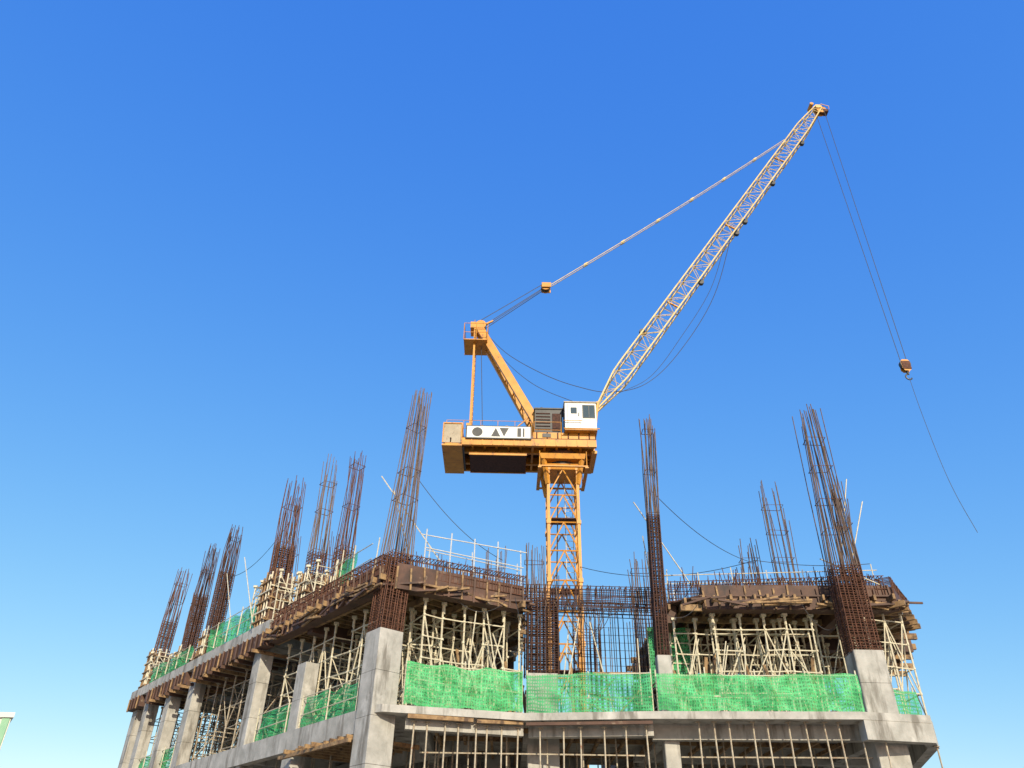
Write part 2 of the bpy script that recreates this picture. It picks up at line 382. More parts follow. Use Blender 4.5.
rebar_cage(LF(5.9,1.3),0.55,0.55,8.7,11.4,15.7,lean=(0.05,-.1),n=6,nd=5,dens=0.13,inner=3,m=rust,**kw)
rebar_cage(LF(2.4,1.1),0.5,0.4,8.7,9.2,10.2,n=5,nd=3,dens=0.2,ax=N)
rebar_cage(LF(8.5,2.0),0.5,0.5,9.0,10.0,13.4,lean=(-.1,0),n=5,nd=4,dens=0.15,m=rust,**kw)
rebar_cage(LF(10.2,1.2),0.5,0.4,9.0,10.0,14.2,lean=(-.25,0),n=5,nd=3,dens=0.2,m=rust,jit=.7,**kw)
rebar_cage(LF(16.0,0.45),0.6,0.5,9.0,13.2,15.6,lean=(-.05,0),n=7,nd=5,dens=0.08,m=rustdark,inner=7,mt=rustdark,r=.023,**kw)
rebar_cage(LF(18.9,0.45),0.6,0.5,9.0,12.8,15.6,lean=(-.05,0),n=7,nd=5,dens=0.08,m=rustdark,inner=5,mt=rustdark,r=.023,**kw)
rebar_cage(LF(20.6,0.9),0.4,0.4,9.0,11,13.8,lean=(-.2,0),n=5,nd=3,dens=0.15,m=rust,jit=.6,**kw)
rebar_cage(LF(23.5,0.5),0.65,0.55,9.0,12.6,15.6,lean=(0.1,0),n=6,nd=5,dens=0.09,m=rust,inner=5,r=.022,**kw)
wr=MB()
for k in range(11):
    x=3.1+k*0.17;wr.tube((x,27.2,Z1),(x+rnd(-.04,.04),27.2,rnd(8.6,9.6)),0.014,barnew,4)
    wr.tube((x,27.5,Z1),(x+rnd(-.04,.04),27.5,rnd(8.4,9.3)),0.014,barnew,4)
for k in range(14):
    z=5+k*.26;wr.tube((3.05,27.19,z),(4.9,27.19,z),0.009,rust,4)
wr.obj("rebar_wall")

# ---------------------------------------------------------------- scaffolding
def scaffold(o,ex,ey,nx,ny,dx,dy,z0,z1,poly=None,lz=(0.3,0.95,1.6,2.25,2.9),m=galv,skip=0.15,r=0.029,br=.6):
    mb=MB();o=Vector(o);ex=Vector(ex).normalized();ey=Vector(ey).normalized()
    G={}
    for i in range(nx+1):
        for j in range(ny+1):
            p=o+ex*(i*dx+rnd(-.08,.08))+ey*(j*dy+rnd(-.08,.08))
            if poly and not inside((p.x,p.y),poly):continue
            G[i,j]=p
            mb.tube((p.x,p.y,z0),(p.x+rnd(-.04,.04),p.y,z1),r,m,5)
            mb.box((p.x-.07,p.y-.07,z0),(p.x+.07,p.y+.07,z0+0.015),m)
            mb.tube((p.x,p.y,z1-.3),(p.x,p.y,z1-.02),r*1.5,m,6)
            mb.box((p.x-.08,p.y-.08,z1-.02),(p.x+.08,p.y+.08,z1+.06),m)
            for l in lz:mb.tube((p.x,p.y,z0+l-.03),(p.x,p.y,z0+l+.03),r*1.7,m,6)
    for (i,j),p in G.items():
        for di,dj in((1,0),(0,1)):
            if (i+di,j+dj) in G:
                q=G[i+di,j+dj]
                for l in lz:
                    if random.random()<skip:continue
                    mb.tube((p.x,p.y,z0+l),(q.x,q.y,z0+l+rnd(-.03,.03)),r*.8,m,5)
                if random.random()<br:
                    a,b=(p,q) if random.random()<.5 else (q,p)
                    l0,l1=random.choice([(lz[0],lz[-2]),(lz[1],lz[-1]),(lz[0],lz[-1]),(lz[1],lz[3])])
                    mb.tube((a.x,a.y,z0+l0),(b.x,b.y,z0+l1),r*.75,m,5)
                    if random.random()<.4:mb.tube((b.x,b.y,z0+l0),(a.x,a.y,z0+l1),r*.75,m,5)
    return mb.obj("scaffolding")
zt=ZD-0.5
scaffold((-2.6,23.9),(0.91,0.41),(-.41,.91),5,5,0.66,1.0,Z1,zt,poly=[(-3.3,23.2),(0.6,24.7),(0.5,30),(-6,30)],br=.75)
scaffold(LF(1.5,0.7),D,N,7,5,0.9,1.15,Z1,zt,br=.7)
scaffold((5.5,25.3),(1,0),(0,1),8,5,0.66,1.1,Z1,zt,br=.75)
scaffold((6.7,24.75),(1,-.04),(0,1),4,1,0.75,0.5,Z1,zt)
scaffold((11.4,24.3),(0.98,0.2),(-.2,.98),2,1,0.66,0.9,Z1,ZD-.4,lz=(.3,1.0,1.75,2.5,3.2),br=.95)
scaffold((11.4,26.6),(1,0),(0,1),2,3,0.8,1.2,Z1,zt)
scaffold(LF(9.9,0.8),D,N,14,4,0.98,1.1,Z1,8.0,lz=(.4,1.2,2.0,2.8),r=.026,m=propm)
mb=MB()
def rake(a,b,r=.024,m=galv):mb.tube(a,b,r,m,5)
rake((-4.5,24.2,12.6),(-2.2,23.9,9.4),.02);rake((-4.0,24.0,12.0),(-3.0,24.6,8.9),.02)
rake((4.3,24.4,11.9),(6.2,25.2,9.2),.02);rake((4.5,24.3,10.6),(4.9,25.3,8.8),.018)
rake((11.7,23.9,12.7),(10.8,24.2,9.2),.02);rake((12.2,24.2,12.0),(11.0,24.2,9.0),.02)
rake((10.2,24,9.8),(12.0,24.1,9.0),.02)
rake(L3(9.3,-.4,9.1),L3(12.6,-.1,12.8),.02);rake(L3(9.1,.4,12.8),L3(13.4,.2,9.1),.018);rake(L3(12.6,.2,9.1),L3(15.6,.3,13),.018)
rake(L3(3.5,.1,9.0),L3(3.5,.1,10.4),.02);rake(L3(7.2,.1,9.0),L3(7.3,.0,10.6),.02)
for k in range(16):
    x=rnd(-2.2,9.4);y=rnd(24.0,25.2);rake((x,y,Z1+rnd(0,.8)),(x+rnd(-1.2,1.2),y+rnd(-.2,.3),Z1+rnd(2.2,3.3)),.02)
mb.obj("raking_struts")

def colform(c,w,z0,z1,ax):
    m_=MB();ax=Vector(ax).normalized();ay=Vector((-ax.y,ax.x));c=Vector(c)
    for sx,sy in((1,0),(-1,0),(0,1),(0,-1)):
        nrm=ax*sx+ay*sy;tan=Vector((-nrm.y,nrm.x));q=c+nrm*(w/2)
        a=q-tan*w/2;b=q+tan*w/2
        m_.beam((a.x,a.y,(z0+z1)/2),(b.x,b.y,(z0+z1)/2),0.03,z1-z0,ply)
        z=z0+.15;k=0
        while z<z1:
            e=rnd(.03,.16)+(.03 if sx else 0)
            a2=q-tan*(w/2+e)+nrm*(.07);b2=q+tan*(w/2+e)+nrm*(.07)
            zz=z+(.05 if sx else 0)
            m_.beam((a2.x,a2.y,zz),(b2.x,b2.y,zz),.055,.05,galv if k%2 else timber);z+=.4*rnd(.8,1.2);k+=1
        for t in(-.42,-.15,.15,.42):
            a3=q+tan*(w*t)+nrm*.03;m_.beam((a3.x,a3.y,z0),(a3.x,a3.y,z1+rnd(0,.35)),.05,.05,timber if t<0 else galv)
    m_.obj("column_formwork")
colform(LF(9.3,.35),0.9,9.03,10.9,N);colform(LF(7.3,.9),0.8,8.9,10.6,N);colform(LF(5.9,1.3),0.78,8.9,10.2,N)
colform(LF(16,.45),.78,9.04,10.1,N);colform(LF(18.9,.45),.78,9.04,10.0,N);colform(LF(23.5,.5),.85,9.04,10.8,N)
scaffold(LF(8.3,-.05),D,N,3,1,.85,.8,9.03,11.0,lz=(.3,.8,1.2,1.5,1.8),r=.022,br=.8)
scaffold(LF(6.2,.5),D,N,2,1,.8,.8,8.95,10.9,lz=(.3,.8,1.2,1.5,1.8),r=.02,br=.8)
scaffold(LF(22.4,0.1),D,N,2,1,.8,.8,9.03,10.8,lz=(.3,.8,1.2,1.5,1.7),r=.024,br=.8)

props=MB()
def prop(x,y,z0,z1,m=propm):
    zm=z0+(z1-z0)*rnd(.45,.62)
    props.tube((x+rnd(-.05,.05),y,z0),(x,y,zm),.032,m,6);props.tube((x,y,zm),(x+rnd(-.03,.03),y,z1),.024,m,6)
    props.tube((x,y,zm-.1),(x,y,zm+.06),.045,m,6);props.box((x-.07,y-.07,z1-.02),(x+.07,y+.07,z1-.004),m)
for k in range(15):
    t=k/14
    x=-2.6+t*3.0;y=23.1+t*.65
    if k%2==0:prop(x+rnd(-.08,.08),y,Z0,Z1-.34)
for k in range(6):prop(1.0+k*.6+rnd(-.1,.1),23.7-k*.1,Z0,Z1-.34)
for k in range(11):prop(5.3+k*.5+rnd(-.1,.1),23.15-k*.04,Z0,Z1-.2)
for y in(24.6,26.0,28.6,30):
    for k in range(13):prop(-2.0+k*1.05+rnd(-.1,.1),y+rnd(-.1,.1),Z0,Z1-.2)
for i in(1.0,2.4,3.8):
    for k in range(16):
        q=LF(1.5+k*1.3,i);prop(q[0],q[1],Z0,Z1-.2)
for k in range(5):prop(11.2+k*.2,24.6+k*.95,Z0,Z1-.2)
prop(11.95,23.2,Z0-3,Z1-.7)
for y in(24.6,26,28.6):
    props.beam((-2.2,y,Z1-.27),(11,y+.01,Z1-.27),.1,.12,timber)
for k in range(16):
    x=-2+k*.8;props.beam((x,24.0,Z1-.4),(x+rnd(-.05,.05),30,Z1-.4),.08,.1,timber)
for z in(Z1-1.0,Z1-1.6):
    props.tube((-2.4,24.0,z),(4.0,24.1,z+.05),.022,propm,5);props.tube((5.0,23.9,z),(10.2,23.4,z),.022,propm,5)
props.obj("steel_props",building)
lw=MB()
for a,b in((5.9,9.0),(9.8,12.0),(12.6,15.6),(16.4,18.6),(19.3,21.7)):
    lw.beam(L3(a,3.7,(Z0+Z1)/2-.1),L3(b,3.7,(Z0+Z1)/2-.1),.15,Z1-Z0-.4,concrete_dark)
for a,b in((10,14.8),(16,22)):
    lw.beam(L3(a,6.5,6.6),L3(b,6.5,6.6),.15,3.4,concrete_dark)
lw.beam((5.6,31.5,6.4),(12.2,31.5,6.4),.2,3.1,ply)
lw.beam((-4.5,31.3,6.6),(0.3,31.3,6.6),.2,3.3,ply)
lw.obj("core_walls",building)

# ---------------------------------------------------------------- nets
def net(pts,z0,z1,m,amp=.07,sag=.10,seg=0.09):
    me=bpy.data.meshes.new("safety_net");vs=[];fs=[];uvs=[]
    P=[Vector(p) for p in pts];line=[];acc=0
    for a,b in zip(P,P[1:]):
        L=(b-a).length;n=max(2,int(L/seg))
        for k in range(n+(1 if b is P[-1] else 0)):line.append((a+(b-a)*k/n,acc+L*k/n,(b-a).normalized()))
        acc+=L
    rows=10;ph=rnd(0,6)
    for p,l,d in line:
        nn=Vector((-d.y,d.x))
        for j in range(rows+1):
            t=j/rows
            off=amp*(math.sin(l*2.3+ph+t*2)+.6*math.sin(l*6.1+ph*2-t*3)+.45*math.sin(l*15+t*6+math.sin(l*3)*2)+.3*math.sin(l*5+t*14))*math.sin(math.pi*min(1,t*.85+.12))
            q=p+nn*off
            top=z1-sag*abs(math.sin(l*math.pi/1.2+.3*math.sin(l)))*(.6+.5*math.sin(l*1.7+ph))-.03*math.sin(l*5+ph)
            bot=z0+.04*math.sin(l*4+1)+.02*math.sin(l*11)
            vs.append((q.x,q.y,bot+(top-bot)*t));uvs.append((l,(z1-z0)*t))
    w=rows+1
    for i in range(len(line)-1):
        for j in range(rows):fs.append((i*w+j,(i+1)*w+j,(i+1)*w+j+1,i*w+j+1))
    me.from_pydata(vs,[],fs);uvl=me.uv_layers.new(name="UVMap")
    for lp in me.loops:uvl.data[lp.index].uv=uvs[lp.vertex_index]
    me.materials.append(m)
    for pl in me.polygons:pl.use_smooth=True
    o=bpy.data.objects.new("safety_net",me);C.objects.link(o)
    pm=MB()
    for a,b in zip(P,P[1:]):
        L=(b-a).length;n=max(1,int(L/1.2));d=(b-a).normalized();nn=Vector((d.y,-d.x))*-.12
        for k in range(n+1):
            q=a+(b-a)*k/n+nn;pm.tube((q.x,q.y,z0),(q.x,q.y,z1+rnd(.02,.2)),.022,galv,5)
        for z in(z0+.45,z1-.04):
            pm.tube((a.x+nn.x,a.y+nn.y,z),(b.x+nn.x,b.y+nn.y,z+rnd(-.03,.03)),.018,galv,5)
    po=pm.obj("net_posts",o)
    return o
net([(-2.85,22.87),(0.5,23.55)],Z1+.01,Z1+1.2,net_green)
net([(0.6,23.56),(4.15,22.98)],Z1-.02,Z1+1.1,net_dark)
net([(4.3,22.97),(9.9,22.52)],Z1+.0,Z1+1.04,net_green)
net([(11.3,23.5),(12.1,23.8)],Z1,Z1+.9,net_dark,amp=.03)
net([LF(1.3,.25),LF(4.9,.25)],Z1,Z1+1.0,net_dark)
net([LF(5.9,.25),LF(8.3,.25)],Z1,Z1+1.0,net_dark)
net([LF(9.9,-.1),LF(14.8,-.1)],9.04,10.1,net_green)
net([LF(16.7,-.1),LF(22,-.1)],9.04,9.8,net_dark)
net([LF(3.4,.6),LF(5.0,.8)],8.9,10.5,net_green)
net([LF(10.5,3),LF(17,3)],Z1,Z1+1.2,net_dark)
net([(4.8,26.5),(6.2,26.4)],6.2,8.2,net_dark)
net([LF(17,.4),LF(22,.4)],Z1,Z1+1.0,net_dark)

# ---------------------------------------------------------------- guardrails
def rail(pts,z0,hs,m=galvw,step=1.0,r=.024):
    g=MB()
    for a,b in zip(pts,pts[1:]):
        a=Vector(a);b=Vector(b);L=(b-a).length;n=max(1,int(L/step))
        for k in range(n+1):
            q=a+(b-a)*k/n;g.tube((q.x,q.y,z0),(q.x+rnd(-.06,.06),q.y,z0+hs[-1]+rnd(.05,.3)),r,m,5)
        for h in hs:g.tube((a.x-rnd(0,.2),a.y,z0+h+rnd(-.04,.04)),(b.x+rnd(0,.2),b.y,z0+h+rnd(-.04,.04)),r*.9,m,5)
    g.obj("guardrail")
rail([(-2.7,23.55),(0.45,25.05)],8.7,(1.0,1.5),step=.8,r=.021)
rail([(-2.7,24.6),(0.3,26.4)],8.7,(0.9,1.4),step=1.2,r=.02)
rail([(5.4,25.5),(12.1,24.6)],8.7,(0.65,1.0),m=galv,step=1.0,r=.018)
rail([(6.4,29),(11,29)],8.7,(1.0,1.6),step=1.2,r=.02)
rail([LF(1.0,.0),LF(8,.0)],8.7,(0.6,1.1),m=galv,step=1.2,r=.018)
pc=MB()
pc.path(sagline((3.1,32.3,12.6),(8.4,25.0,10.1),.5),.014,rope);pc.path(sagline((8.4,25.0,10.1),(12.1,24.6,9.9),.12),.014,rope)
pc.path(sagline((-3.2,23.3,12.2),(-.2,25.2,10.0),.35),.012,rope);pc.path(sagline((4.9,24.1,12.2),(9.2,27.9,11.2),.4),.012,rope)
pc.path(sagline(L3(9.3,.3,13.5),L3(16,.4,13.0),.7),.012,rope)
for k in range(7):
    x=rnd(-2,9.5);pc.path(sagline((x,24.0,8.3),(x+rnd(.6,1.8),24.1,8.2),rnd(.3,1.2)),.011,rope)
pc.obj("power_cable")

# ---------------------------------------------------------------- tower crane
crane=empty("tower_crane")
CY=33.0;MX=2.47
def lattice(mb,p0,p1,side,wf,hf,n,rc,rb,m,kind='X'):
    p0=Vector(p0);p1=Vector(p1);ax=(p1-p0).normalized();v=Vector(side).normalized();u=v.cross(ax).normalized()
    R=[]
    for k in range(n+1):
        t=k/n;c=p0.lerp(p1,t);w=wf(t)/2;h=hf(t)/2
        R.append([c+v*w+u*h,c-v*w+u*h,c-v*w-u*h,c+v*w-u*h])
    for k in range(n):
        a,b=R[k],R[k+1]
        for i in range(4):
            j=(i+1)%4
            mb.beam(a[i],b[i],rc*2,rc*2,m,up=v)
            mb.tube(a[i],a[j],rb,m,5)
            if kind=='X':
                mb.tube(a[i],b[j],rb,m,5);mb.tube(a[j],b[i],rb,m,5)
            elif kind=='K':
                mid=(b[i]+b[j])/2;mb.tube(a[i],mid,rb,m,5);mb.tube(a[j],mid,rb,m,5)
            else:
                if (k+i)%2:mb.tube(a[i],b[j],rb,m,5)
                else:mb.tube(a[j],b[i],rb,m,5)
    for i in range(4):mb.tube(R[-1][i],R[-1][(i+1)%4],rb,m,5)
    return R
mast=MB()
R=lattice(mast,(MX,CY,ZG),(MX,CY,17.4),(0,1,0),lambda t:1.36,lambda t:1.36,14,.065,.036,orange,'K')
for ring in R[::2]:
    for p in ring:mast.box((p.x-.1,p.y-.1,p.z-.09),(p.x+.1,p.y+.1,p.z+.09),orange)
for z in range(0,62):
    zz=ZG+.2+z*.3;mast.tube((MX+.15,CY+.3,zz),(MX+.5,CY+.3,zz),.015,galv,4)
for x in(.15,.5):mast.tube((MX+x,CY+.3,ZG),(MX+x,CY+.3,17.4),.02,galv,4)
for z in(4.3,8.2,11.6,14.9):
    mast.box((MX-.62,CY-.62,z),(MX+.62,CY+.1,z+.04),rust)
mast.path([Vector((MX-.3,CY-.5,ZG)),Vector((MX-.25,CY-.5,6)),Vector((MX-.35,CY-.5,12)),Vector((MX-.2,CY-.5,17.5))],.03,black,5)
mast.prism([(MX-2,CY-2),(MX+2,CY-2),(MX+2,CY+2),(MX-2,CY+2)],ZG-.3,ZG+.5,concrete)
mast.obj("mast",crane)
head=MB()
def frustum(mb,x,y,z0,z1,w0,w1,m):
    vs=[]
    for z,w in((z0,w0),(z1,w1)):
        for a,b in((-1,-1),(1,-1),(1,1),(-1,1)):vs.append((x+a*w/2,y+b*w/2,z))
    mb.add(vs,[(3,2,1,0),(4,5,6,7),(0,1,5,4),(1,2,6,5),(2,3,7,6),(3,0,4,7)],m)
for a,b in((-1,-1),(1,-1),(1,1),(-1,1)):
    head.beam((MX+a*.7,CY+b*.7,16.6),(MX+a*.92,CY+b*.92,17.95),.17,.17,orange)
frustum(head,MX,CY,17.35,17.6,1.5,1.7,orange)
frustum(head,MX,CY,17.78,18.02,2.05,2.2,orange)
head.tube((MX,CY,17.6),(MX,CY,17.78),.8,black,24)
head.tube((MX,CY,18.02),(MX,CY,18.28),.98,rust,24)
for a in(-1,1):
    head.box((MX+a*1.1-.08,CY-1.2,17.2),(MX+a*1.1+.08,CY+1.2,17.26),orange)
    for b in(-1,1):
        head.tube((MX+a*1.1,CY+b*1.15,17.3),(MX+a*1.1,CY+b*1.15,18.1),.025,orange,5)
for b in(-1,1):head.box((MX-1.15,CY+b*1.15-.05,17.27),(MX+1.15,CY+b*1.15+.05,17.33),orange)
head.obj("slewing_head",crane)
dk=MB()
Y0,Y1=CY-1.35,CY+1.35
for y in(Y0+.08,CY-.55,CY+.55,Y1-.08):
    dk.box((-3.1,y-.08,18.25),(4.05,y+.08,18.62),orange)
for k in range(13):
    x=-2.95+k*.57;dk.box((x-.05,Y0+.02,18.28),(x+.05,Y1-.02,18.5),orange)
for k in range(14):
    x=-2.85+k*.5;dk.box((x-.025,Y0-.02,18.27),(x+.025,Y0-.002,18.6),orange)
dk.box((-3.1,Y0+.01,18.625),(4.05,Y1-.01,18.67),rust)
dk.box((-3.0,Y0+.2,18.19),(-2.2,Y1-.2,18.246),black)
for k in range(6):
    x=-1.9+k*.5;dk.box((x,CY-.5,18.05),(x+.12,CY+.5,18.245),orange)
dk.box((-1.95,CY-.9,17.98),(.75,CY+.9,18.04),rustdark)
for y in(CY-.9,CY+.9):dk.box((-1.97,y-.03,17.95),(.77,y+.03,18.1),orange)
dk.box((1.05,Y0+.05,18.68),(4.0,Y1-.05,19.02),orange)
for k in range(6):dk.box((1.2+k*.5,Y0+.02,18.7),(1.26+k*.5,Y0+.049,19.0),rust)
dk.box((1.5,Y0+.015,18.75),(1.9,Y0+.046,18.95),black)
dk.box((3.85,CY-1.0,18.1),(4.1,CY+1.0,18.245),orange)
for y in(CY-.6,CY+.6):
    dk.beam((3.2,y,19.0),(4.25,y,21.2),.14,.28,orange);dk.beam((4.0,y,18.9),(4.3,y,21.25),.14,.2,orange)
    dk.beam((3.0,y,18.2),(4.0,y,18.8),.1,.2,orange)
dk.tube((4.3,CY-.6,21.22),(4.3,CY+.6,21.22),.1,black,10)
for (x0,x1,y) in((-3.1,1.0,Y0),(-3.1,4.0,Y1),(1.1,2.4,Y0)):
    n=int((x1-x0)/.8)
    for k in range(n+1):
        x=x0+(x1-x0)*k/n;dk.tube((x,y+.03,18.67),(x,y+.03,19.6),.014,orange,5)
    for z in(19.15,19.6):dk.tube((x0,y+.03,z),(x1,y+.03,z),.014,orange,5)
dk.obj("slewing_platform",crane)
cw=MB()
for k in range(4):
    y=Y0-.02+k*.685;cw.box((-3.2,y,18.33+.0),(-2.35,y+.64,19.35),cream)
cw.box((-3.25,Y0-.06,18.15),(-2.3,Y1+.06,18.24),orange)
cw.box((-3.24,Y0-.06,19.36),(-2.32,Y1+.06,19.42),orange)
for y in(Y0-.05,Y1+.05):cw.beam((-3.22,y,18.3),(-3.22,y,19.38),.05,.06,orange);cw.beam((-2.34,y,18.3),(-2.34,y,19.38),.05,.06,orange)
cw.obj("counterweight",crane)
sg=MB();yp=Y0-.06
sg.box((-2.15,yp-.02,18.55),(0.98,yp+.02,19.26),black)
sg.box((-2.09,yp-.03,18.60),(0.92,yp-.022,19.21),white)
yf=yp-.034
def tri(a,b,c,m=black):sg.add([(a[0],yf,a[1]),(b[0],yf,b[1]),(c[0],yf,c[1])],[(0,1,2)],m)
def quad(x0,z0,x1,z1,m=black):sg.add([(x0,yf,z0),(x1,yf,z0),(x1,yf,z1),(x0,yf,z1)],[(0,1,2,3)],m)
cx,cz,rr=-1.6,18.9,.25
sg.add([(cx+rr*math.cos(i*math.pi/12),yf,cz+rr*math.sin(i*math.pi/12)) for i in range(24)],[tuple(range(24))],black)
tri((-.95,18.66),(-.5,18.66),(-.725,19.14));tri((-.55,19.14),(-.1,19.14),(-.325,18.66))
quad(.3,18.66,.48,19.14);quad(.56,18.66,.64,19.14)
sg.obj("sign_board",crane)
mc=MB()
mc.box((1.15,CY-.95,19.03),(2.5,CY+1.0,20.55),black)
mc.box((1.1,CY-1.0,20.55),(2.55,CY+1.05,20.62),black)
for k in range(7):mc.box((1.2,CY-.99,19.2+k*.18),(1.9,CY-.955,19.24+k*.18),rustdark)
mc.box((2.0,CY-.98,19.3),(2.4,CY-.953,20.3),rustdark)
mc.tube((1.5,CY-.4,20.6),(1.5,CY-.4,21.0),.06,black,8)
for x in(-1.4,-.2):
    mc.tube((x,CY-.75,19.15),(x,CY+.75,19.15),.36,rope,16);mc.tube((x,CY-.82,19.15),(x,CY-.76,19.15),.5,orange,16);mc.tube((x,CY+.76,19.15),(x,CY+.82,19.15),.5,orange,16)
    mc.box((x-.35,CY-.9,18.68),(x+.35,CY+.9,18.85),orange)
mc.box((-2.2,CY-.6,18.68),(-1.95,CY+1,19.9),orange)
mc.obj("winch_machinery",crane)
cb=MB()
cx0,cx1,cy0,cy1,cz0,cz1=2.58,4.08,CY-1.55,CY-.25,19.1,20.58
cb.box((cx0,cy0,cz0),(cx1,cy1,cz1),white)
cb.box((cx0-.05,cy0-.05,cz1),(cx1+.06,cy1+.05,cz1+.06),cream)
cb.box((cx0-.02,cy0-.02,cz0-.1),(cx1+.02,cy1+.02,cz0-.003),orange)
cb.box((3.45,cy0-.012,19.75),(4.0,cy0-.003,20.42),glass)
cb.box((3.42,cy0-.02,19.71),(3.46,cy0-.001,20.46),black);cb.box((3.99,cy0-.02,19.71),(4.03,cy0-.001,20.46),black)
cb.box((3.46,cy0-.02,20.42),(3.99,cy0-.001,20.46),black);cb.box((3.46,cy0-.02,19.71),(3.99,cy0-.001,19.75),black)
cb.box((3.72,cy0-.018,19.75),(3.75,cy0-.002,20.42),black)
cb.box((cx1+.003,cy0+.12,19.3),(cx1+.012,cy1-.12,20.45),glass)
cb.box((2.70,cy0-.016,19.13),(3.30,cy0-.001,20.5),cream);cb.box((2.72,cy0-.02,19.15),(3.28,cy0-.0165,20.48),white)
cb.box((2.85,cy0-.03,19.95),(3.15,cy0-.021,20.3),glass)
cb.tube((3.22,cy0-.05,19.8),(3.22,cy0-.05,20.0),.015,black,5)
cb.tube((2.5,cy0-.12,19.06),(4.2,cy0-.12,19.06),.03,orange,5);cb.tube((2.5,cy0-.12,19.5),(3.4,cy0-.12,19.5),.02,orange,5)
cb.obj("operator_cab",crane)
af=MB()
T=Vector((-1.95,CY,26.4))
for s in(-1,1):
    base=Vector((1.75,CY+s*.6,19.0));top=Vector((T.x,CY+s*.27,T.z))
    af.beam(base,top,.20,.40,orange,up=(1,0,0))
    bb=Vector((-2.0,CY+s*.6,18.7));af.beam(bb,Vector((-2.05,CY+s*.3,26.2)),.1,.13,orange)
for k in range(1,9):
    t=k/9;a=Vector((1.75,CY-.6,19.0)).lerp(Vector((T.x,CY-.27,T.z)),t);b=Vector((1.75,CY+.6,19.0)).lerp(Vector((T.x,CY+.27,T.z)),t)
    af.tube(a,b,.05,orange,5)
    if k<8:
        t2=(k+1)/9;b2=Vector((1.75,CY+.6,19.0)).lerp(Vector((T.x,CY+.27,T.z)),t2);af.tube(a,b2,.03,orange,5)
af.tube((-.3,CY-.5,19.2),(1.1,CY-.45,20.6),.035,orange,5)
for z in(21,23.2,25):af.tube((-2.03,CY-.5,z),(-2.03,CY+.5,z),.03,orange,5)
for k in range(24):af.tube((-1.95,CY-.2,19+k*.3),(-1.95,CY+.2,19+k*.3),.012,orange,4)
af.box((-2.6,CY-.7,25.0),(-1.35,CY+.7,25.05),orange)
for x in(-2.6,-1.95,-1.35):
    for y in(-.7,.7):af.tube((x,CY+y,25.0),(x,CY+y,26.1),.02,orange,5)
for z in(25.5,26.1):
    for y in(-.7,.7):af.tube((-2.6,CY+y,z),(-1.35,CY+y,z),.018,orange,5)
    for x in(-2.6,-1.35):af.tube((x,CY-.7,z),(x,CY+.7,z),.018,orange,5)
af.box((-2.3,CY-.4,26.05),(-1.6,CY+.4,26.45),orange)
for y in(-.3,-.1,.1,.3):
    af.tube((-1.75,CY+y-.03,26.35),(-1.75,CY+y+.03,26.35),.28,orange if abs(y)>.2 else black,14)
af.beam((-1.7,CY,26.5),(-1.1,CY,26.85),.1,.08,orange)
af.tube((-2.1,CY,26.4),(-2.1,CY,26.9),.02,orange,5)
af.obj("a_frame",crane)

J0=Vector((4.34,CY,21.25));J1=Vector((20.75,CY,46.3))
jib=MB()
def jw(t):
    if t<.08:return .5+.5*t/.08
    if t>.92:return 1.0-.5*(t-.92)/.08
    return 1.0
def jh(t):
    if t<.08:return .12+.72*t/.08
    if t>.90:return .84-.42*(t-.90)/.10
    return .84
lattice(jib,J0,J1,(0,1,0),lambda t:jw(t)*.80,jh,40,.036,.018,yellow,'Z')
ax=(J1-J0).normalized();up=Vector((0,1,0)).cross(ax)*-1
if up.z<0:up=-up
for t,sg_ in((.19,1),(.36,-1),(.52,-1),(.56,-1),(.70,-1),(.86,-1)):
    c=J0+(J1-J0)*t+up*(.52*sg_)
    jib.tube(c+Vector((0,-.1,0)),c+Vector((0,.1,0)),.16,black,10);jib.beam(c,c-up*(.22*sg_),.06,.1,orange)
for k in range(3):
    c=J0+(J1-J0)*(.28+.25*k);jib.beam(c-up*.4,c+up*.4,.1,.07,orange);
jib.box((J1.x-.25,CY-.25,J1.z-.2),(J1.x+.15,CY+.25,J1.z+.1),yellow)
for y in(-.15,.15):
    c=J1+Vector((.1,y,-.3));jib.tube(c+Vector((0,-.04,0)),c+Vector((0,.04,0)),.33,orange,16);jib.tube(c+Vector((0,-.06,0)),c+Vector((0,.06,0)),.1,black,8)
c=J1+Vector((-.5,0,.15));jib.tube(c+Vector((0,-.3,0)),c+Vector((0,.3,0)),.13,orange,10)
for s in(-.3,.3):
    jib.tube(J1+Vector((.1,s,.1)),J1+Vector((.6,s,-.15)),.025,orange,5);jib.tube(J1+Vector((.6,s,-.15)),J1+Vector((.55,s,-.5)),.025,orange,5)
jib.box((J1.x+.2,CY-.2,J1.z-.55),(J1.x+.55,CY+.2,J1.z-.3),rust)
jib.obj("luffing_jib",crane)
rp=MB()
PU=Vector((1.87,CY,29.33));PE=Vector((17.75,CY,42.75))
for y,dz in((-.3,.25),(.3,.25),(-.1,-.22),(.1,-.22)):
    rp.tube((-1.75,CY+y,26.4+dz),PU+Vector((-.2,y*.6,dz*.6)),.022,rope,4)
pd=MB()
for y in(-.09,.09):
    n=7
    for k in range(n):
        a=PU.lerp(PE,k/n)+Vector((0,y,-math.sin(math.pi*k/n)*.15));b=PU.lerp(PE,(k+1)/n)+Vector((0,y,-math.sin(math.pi*(k+1)/n)*.15))
        pd.tube(a,b,.026,yellow,5)
        if k:pd.beam(a-(b-a).normalized()*.14,a+(b-a).normalized()*.14,.05,.09,yellow)
pd.box((PU.x-.3,CY-.28,PU.z-.14),(PU.x+.22,CY-.22,PU.z+.18),orange);pd.box((PU.x-.3,CY+.22,PU.z-.14),(PU.x+.22,CY+.28,PU.z+.18),orange)
